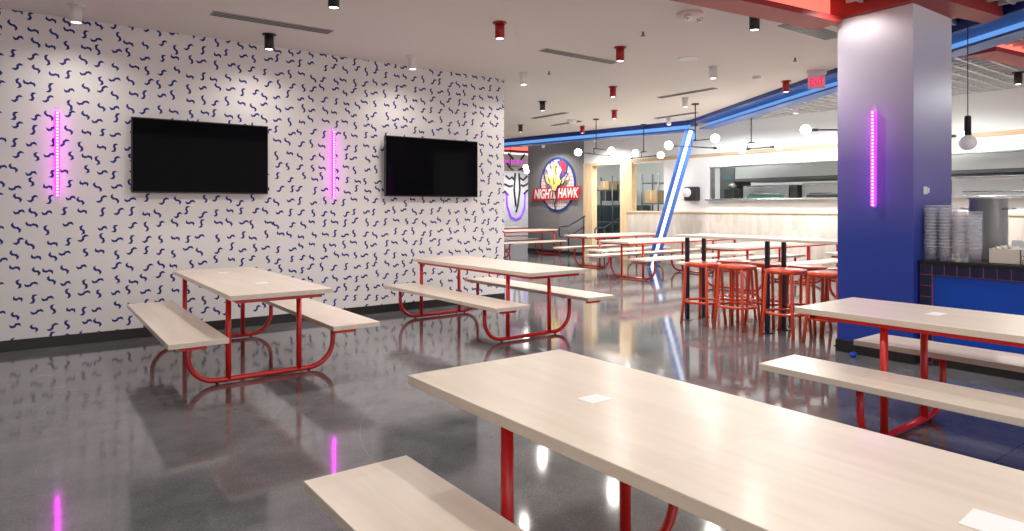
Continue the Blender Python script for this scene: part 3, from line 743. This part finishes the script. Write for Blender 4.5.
# ------------------------------------------------------------------ painted wall behind
mu = thing('wall_mural', 'black and white painted mural with violet neon lines on the far wall', 'mural', (0, 19.5, 0))
mx = lambda x, z: (14.62 + (x - 14.85) * 0.58, -0.012, 0.42 + z * 1.02)
def stroke(pts, r): return MB().tube([mx(x, z) for x, z in pts], r, 6)
b = MB()
for pts in ([(14.1, 2.55), (14.35, 2.38), (14.6, 2.30)], [(15.6, 2.55), (15.3, 2.38), (15.0, 2.30)], [(14.0, 2.1), (14.3, 1.98), (14.5, 2.06), (14.7, 1.95)], [(15.7, 2.1), (15.4, 1.96), (15.1, 2.04)], [(14.75, 2.2), (14.66, 1.6), (14.8, 1.0)], [(15.05, 2.2), (15.12, 1.6), (14.95, 1.0), (14.82, .8)], [(13.9, 1.8), (14.3, 1.72), (14.55, 1.75)], [(15.8, 1.85), (15.4, 1.74), (15.2, 1.78)], [(13.9, 1.55), (14.2, 1.4)], [(15.75, 1.6), (15.45, 1.45)], [(14.2, 2.9), (14.6, 2.7)], [(15.5, 2.9), (15.2, 2.7)]):
    b.tube([mx(x, z) for x, z in pts], 0.035, 6)
b.build('ink_lines', M['ink'], mu)
stroke([(14.05, 1.45), (14.12, 1.0), (14.4, 0.62), (14.8, 0.52), (15.2, 0.62), (15.5, 0.95), (15.55, 1.5)], 0.035).build('neon_line', M['neon_violet'], mu)
b = MB()
for i in range(6): b.box(14.08 + i * .16, 14.17 + i * .16, -0.03, 0, 3.05, 3.13)
b.build('neon_dots', M['neon_pink'], mu)

lamp('spot', 'SPOT', (14.4, 18.3, ZC - 0.1), 260, (0.95, 0.95, 1.0), None, spot_size=r_(150), spot_blend=1.0, shadow_soft_size=0.05)  # added lamp with no fixture, brightens the mural wall

# ------------------------------------------------------------------ steps and handrails at the kitchen door
b = MB().box(12.86, 13.2, 12.62, 13.72, 0, 0.14, 0.004).box(13.2, 13.5, 12.62, 13.72, 0, 0.28, 0.004).box(13.5, 16.6, 12.0, 16.3, 0, 0.42, 0.004)
struct(b.build('floor_steps', M['grey_wall']))
def rail(y, xs, label):
    t = thing('handrail', label, 'handrail', (0, y, 0), 0, 'dark blue handrails at the kitchen door')
    x0, x1, z0, z1 = xs
    MB().tube([(x0 - 0.30, 0, z0 - 0.30), (x0 - 0.34, 0, z0 - 0.26), (x0 - 0.34, 0, z0 - 0.04), (x0 - 0.30, 0, z0), (x0, 0, z0), (x1, 0, z1)], 0.021, 8).build('top_rail', M['navy_leg'], t)
    MB().tube([(x0 - 0.30, 0, z0 - 0.30), (x0, 0, z0 - 0.30), (x1, 0, z1 - 0.30)], 0.016, 8).build('mid_rail', M['navy_leg'], t)
    MB().tube([(x0, 0, 0), (x0, 0, z0)], 0.021, 8).build('post', M['navy_leg'], t)
    MB().tube([(x1 - .03, 0, 0.14), (x1 - .03, 0, z1 - .01)], 0.021, 8).build('post', M['navy_leg'], t)
rail(13.98, (12.32, 12.93, 0.88, 1.15), 'dark blue handrail left of the kitchen doorway')
rail(12.74, (12.50, 13.55, 0.86, 1.32), 'dark blue handrail in the kitchen doorway')

# ------------------------------------------------------------------ kitchen fittings behind the wall
h = thing('extractor_hood', 'long stainless extractor hood seen through the serving hatch', 'extractor hood')
MB().prof([(0, 2.10), (0, 2.42), (1.3, 2.42), (1.3, 2.10)], (14.0, -0.5, 0), (14.0, 9.74, 0), Vector((1, 0, 0))).build('canopy', M['brushed'], h)
MB().box(13.98, 15.3, -0.5, 9.74, 2.03, 2.10).build('filter_band', M['steel_dark'], h)
def oven(y0, y1, z0, z1, face, label):
    t = thing('conveyor_oven', label, 'oven', (14.15, 0, 0), 0, 'stainless ovens in the kitchen')
    MB().box(0, 0.9, y0, y1, z0, z1, 0.01).build('body', M['brushed'], t)
    MB().box(-0.015, 0.0, y0 + 0.12, y1 - 0.12, z0 + 0.06, z0 + 0.17, 0.002).build('window', M[face], t)
    MB().box(-0.02, 0.0, y0 + 0.05, y1 - 0.05, z1 - 0.06, z1 - 0.03).build('front_trim', M['steel'], t)
    MB().tube([(-0.045, y0 + 0.2, z0 + 0.2), (-0.045, y1 - 0.2, z0 + 0.2)], 0.012, 8).build('handle', M['steel'], t)
    for yy in (y0 + .06, y1 - .06): MB().box(0.1, 0.18, yy - .04, yy + .04, 0, z0).build('leg', M['steel_dark'], t)
oven(8.42, 9.62, 1.52, 1.93, 'teal_steel', 'stainless oven with a teal glass front at the left of the serving hatch')
oven(5.30, 8.10, 1.52, 1.95, 'steel_dark', 'stainless oven beside the left edge of the pillar in the serving hatch')
oven(0.3, 5.1, 1.50, 1.97, 'brushed', 'wide stainless oven seen right of the pillar')
t = thing('control_panel', 'upright steel control panel between the two left ovens', 'panel', (14.1, 8.18, 0))
MB().box(0, 0.3, 0.0, 0.16, 0, 1.92, 0.005).build('body', M['steel_dark'], t)
MB().box(-0.012, 0, 0.02, 0.14, 1.64, 1.86).build('display', M['matte_black'], t)
t = thing('upright_cabinet', 'dark upright cabinet at the left end of the serving hatch', 'cabinet', (14.05, 9.80, 0))
MB().box(0, 0.7, 0, 0.42, 0, 2.6, 0.006).build('body', M['steel_dark'], t)
MB().box(-0.012, 0, 0.06, 0.24, 2.10, 2.22).build('display', M['dark_teal'], t)
t = thing('prep_counter', 'steel kitchen counter behind the serving hatch', 'counter', (13.38, 0, 0))
MB().box(0.03, 0.52, 0.3, 10.6, 0, 1.52).build('body', M['brushed'], t)
MB().box(0, 0.55, 0.3, 10.6, 1.52, 1.56, 0.004).build('worktop', M['steel'], t)
t = thing('coffee_maker', 'small black appliance on the kitchen counter at the left end of the hatch', 'appliance', (13.62, 9.55, 1.56))
MB().box(-.13, .13, -.14, .14, 0, 0.28, 0.01).build('body', M['matte_black'], t)
MB().lathe([(0, .28), (.09, .28), (.10, .35), (.06, .41), (0, .41)]).build('jug', M['steel_dark'], t)
td = thing('towel_dispenser', 'black and white towel dispenser on the wall between brace and serving hatch', 'dispenser', (XK + .004, 10.17, 1.56))
MB().box(-0.20, 0, -0.17, 0.17, 0, 0.34, 0.03).build('body', M['matte_black'], td)
MB().lathe([(0, 0), (.11, 0), (.11, .05), (0, .05)]).build('roll', M['card'], td)
o = td.children[-1]; o.rotation_euler = (0, -PI / 2, 0); o.location = (-0.19, 0.06, 0.2)
o = MB().box(-0.05, 0, -0.06, 0.06, 0, 0.28, 0.01).build('soap_dispenser', M['white_metal'])
o.location = (XK + .004, 10.5, 1.6); tag(o, 'slim white dispenser left of the towel dispenser', 'dispenser')
def rack(x, y0, y1, zs, label, mt='dark_teal'):
    t = thing('storage_rack', label, 'rack', (x, 0, 0.42), 0, 'wire racks in the kitchen')
    for yy in (y0, y1):
        for xx in (0, 0.45): MB().tube([(xx, yy, 0), (xx, yy, 1.95)], 0.022, 8).build('upright', M['steel_dark'], t)
    for z in zs: MB().box(-.02, 0.47, y0, y1, z, z + 0.03).build('shelf', M['steel_dark'], t)
rack(14.2, 12.35, 12.95, (0.35, 1.07, 1.65), 'dark wire rack with a cardboard box behind the kitchen window')
def carton(x, y, z, w, d, h, label):
    t = thing('cardboard_box', label, 'box', (x, y, z), 0, 'cardboard boxes in the kitchen')
    MB().box(-d / 2, d / 2, -w / 2, w / 2, 0, h, 0.004).build('carton', M['cardboard'], t)
    MB().box(-d / 2 - 0.001, d / 2 + .001, -0.025, 0.025, h * .3, h + 0.001).build('tape', M['carton'], t)
carton(14.42, 12.65, 1.521, 0.46, 0.38, 0.36, 'cardboard box on the rack behind the kitchen window')
carton(14.645, 14.75, 1.951, 0.40, 0.38, 0.26, 'cardboard box high in the kitchen doorway')
t = thing('kitchen_cabinet', 'dark steel cabinet run standing inside the kitchen doorway', 'cabinet', (15.0, 13.95, 0.42))
MB().box(0, 0.7, 0, 2.3, 0, 1.05, 0.006).build('body', M['dark_teal'], t)
MB().box(-.03, 0.72, -.02, 2.32, 1.05, 1.09).build('worktop', M['brushed'], t)
t = thing('wall_oven', 'dark upright oven inside the kitchen doorway', 'oven', (15.1, 14.7, 1.511))
MB().box(0, 0.6, 0, 0.9, 0, 0.72, 0.006).build('body', M['brushed'], t)
MB().box(-.015, 0, .06, 0.60, 0.10, 0.62).build('door', M['matte_black'], t)
MB().box(-.015, 0, .66, 0.86, 0.10, 0.62).build('control', M['steel_dark'], t)
rack(14.42, 14.35, 15.3, (0.5, 1.0, 1.5), 'dark wire rack at the left of the kitchen doorway')
for i, (y, w, lb) in enumerate(((2.2, 1.8, 'flat white light panel in the kitchen ceiling nearest the camera'), (6.0, 1.8, 'flat white light panel in the kitchen ceiling above the ovens'), (9.6, 1.2, 'flat white light panel in the kitchen ceiling beside the dark cabinet'), (12.4, 1.2, 'flat white light panel in the kitchen ceiling above the doorway'), (14.6, 1.2, 'flat white light panel in the kitchen ceiling behind the grey wall'))):
    t = thing('light_panel', lb, 'ceiling light', (13.55, y, ZC - .06), 0, 'kitchen light panels')
    MB().box(-.30, .30, -w / 2, w / 2, 0.01, 0.06).build('frame', M['white_metal'], t)
    MB().box(-.28, .28, -w / 2 + .02, w / 2 - .02, 0.0, 0.01).build('diffuser', M['lit_panel'], t)
struct(MB().box(XK + .15, 16.6, -4.2, 16.3, ZC, ZC + .05).build('ceiling_kitchen', M['white_wall']))

# ------------------------------------------------------------------ tiled counter and what stands on it
ct = thing('service_counter', 'navy tiled counter with bright blue panel and black slab top beside the pillar', 'counter', (6.51, 2.60, 0))
MB().box(0.02, 0.95, -4.0, -0.098, 0, 0.807).build('panel', M['counter_blue'], ct)
MB().box(0, 0.95, -4.0, 0, 0.807, 0.905).build('tile_band', M['tile'], ct)
MB().box(0, 0.95, -0.098, 0, 0, 0.807).build('tile_post', M['tile'], ct)
MB().box(-0.02, 0.98, -4.0, 0.01, 0.905, 0.935, 0.004).build('slab', M['slab'], ct)
MB().box(0.005, 0.03, -4.0, -0.098, 0, 0.10).build('base_strip', M['black'], ct)
# clear containers: one mesh pair, nested into stacks
DC = thing('plastic_container', 'x', 'container')
MB().lathe([(0.0, 0.0), (0.0415, 0.0), (0.0535, 0.122), (0.0522, 0.122), (0.0402, 0.002), (0.0, 0.002)], seg=18).build('cup', M['clear'], DC)
MB().ring((0, 0, 0.122), 0.0545, 0.0026, 18, 6).build('rim', M['clear_rim'], DC)
first = True
stacks = [(6.62, 2.553, 14, 'tall front stack touching the pillar'), (6.62, 2.437, 14, 'second tall front stack from the pillar'), (6.62, 2.321, 13, 'third front stack from the pillar'),
          (6.62, 2.205, 12, 'shorter front stack next to the pale carton'), (6.738, 2.55, 14, 'back stack nearest the pillar'), (6.738, 2.434, 14, 'middle back stack'), (6.738, 2.318, 12, 'back stack nearest the steel pot')]
for x, y, n, lb in stacks:
    for k in range(n):
        z = 0.9352 + k * 0.0285; L_ = 'clear plastic container nested in the ' + lb
        G_ = 'containers in the ' + lb
        if first: DC.location = (x, y, z); DC['label'] = L_; DC['group'] = G_; first = False
        else: dup(DC, (x, y, z), rnd.uniform(0, 6), L_, G_)
po = thing('steel_pot', 'tall stainless pot with side handles on the counter behind the clear containers', 'pot', (7.15, 2.28, 0.935))
MB().lathe([(0, 0), (0.145, 0), (0.150, 0.01), (0.150, 0.55), (0.168, 0.555), (0.168, 0.565), (0.143, 0.565), (0.143, 0.02), (0, 0.02)], seg=36).build('body', M['pot_steel'], po)
for s in (-1, 1): MB().tube([(0.05 * s * 0 - 0.07, s * 0.130, 0.46), (-0.07, s * 0.20, 0.465), (0.0, s * 0.21, 0.465), (0.0, s * 0.148, 0.46)], 0.008, 8).build('handle', M['steel'], po)
bx = thing('pale_carton', 'pale open carton on the counter in front of the steel pot', 'box', (6.66, 1.985, 0.935))
w, d, hh, tk = 0.115, 0.075, 0.125, 0.006
MB().box(-d, d, -w, w, 0, 0.006).box(-d, -d + tk, -w, w, 0, hh).box(d - tk, d, -w, w, 0, hh).box(-d, d, -w, -w + tk, 0, hh).box(-d, d, w - tk, w, 0, hh).build('carton', M['carton'], bx)
b = MB()
for i in range(26):
    b.sphere((rnd.uniform(-.05, .05), rnd.uniform(-.09, .09), 0.115 + rnd.uniform(-.01, .022)), rnd.uniform(.012, .022), 8, 6)
o = b.build('paper_packets', M['paper']); o.location = (6.66, 1.985, 0.935); tag(o, 'white crumpled packets filling the pale carton', 'packets', None, 'stuff')
wb = thing('wire_basket', 'small steel wire basket on the counter at the right edge of the photo', 'basket', (6.62, 1.765, 0.935))
b = MB()
for z in (0.004, 0.04, 0.075):
    b.tube([(-.06, -.09, z), (.06, -.09, z), (.06, .09, z), (-.06, .09, z), (-.06, -.09, z)], 0.003, 6)
b.build('hoops', M['steel'], wb); b = MB()
for k in range(9):
    yy = -.09 + k * .0225
    b.tube([(-.06, yy, .075), (-.06, yy, .004), (.06, yy, .004), (.06, yy, .075)], 0.0022, 5)
b.build('wires', M['steel'], wb)
o = MB().box(-.09, .09, -.10, .10, 0, 0.19, 0.008).build('paper_stack', M['card']); o.location = (7.0, 1.93, .935); tag(o, 'white stack of paper behind the pale carton', 'paper stack')

# crumpled wrapper on the floor
b = MB(); b.sphere((0, 0, 0.022), 0.026, 10, 7)
for v in b.b.verts: v.co = Vector((v.co.x * 1.5, v.co.y * 1.1, max(v.co.z, 0))) * 1.0 + Vector((rnd.uniform(-.008, .008), rnd.uniform(-.008, .008), 0 if v.co.z < .004 else rnd.uniform(-.004, .010)))
o = b.build('crumpled_wrapper', M['blue_wrap']); o.location = (6.27, 3.08, 0); tag(o, 'crumpled blue wrapper on the floor at the foot of the pillar', 'wrapper')

# ------------------------------------------------------------------ camera and view
cam = bpy.data.cameras.new('camera'); co = bpy.data.objects.new('camera', cam); C.objects.link(co)
F, HOR = 659.56, 207.05
cam.sensor_width = 36; cam.sensor_fit = 'HORIZONTAL'; cam.lens = 36 * F / 1024; cam.shift_y = (HOR - 265.5) / 1024
cam.clip_start = 0.05; cam.clip_end = 100
co.location = (0, 0, 1.413); co.rotation_euler = (PI / 2, 0, -r_(36.488))
S.camera = co
w = bpy.data.worlds.new('world'); S.world = w; w.use_nodes = True
w.node_tree.nodes['Background'].inputs[0].default_value = (1.0, 0.96, 0.97, 1); w.node_tree.nodes['Background'].inputs[1].default_value = 1.6
S.view_settings.view_transform = 'Standard'; S.view_settings.look = 'None'; S.view_settings.gamma = 1; S.view_settings.use_curve_mapping = False
S.view_settings.exposure = 0.0
S.cycles.use_denoising = True
S.cycles.max_bounces = 8; S.cycles.diffuse_bounces = 5; S.cycles.glossy_bounces = 4; S.cycles.transparent_max_bounces = 48
S.cycles.sample_clamp_indirect = 6.0
S.cycles.caustics_reflective = False; S.cycles.caustics_refractive = False
bpy.context.view_layer.update()
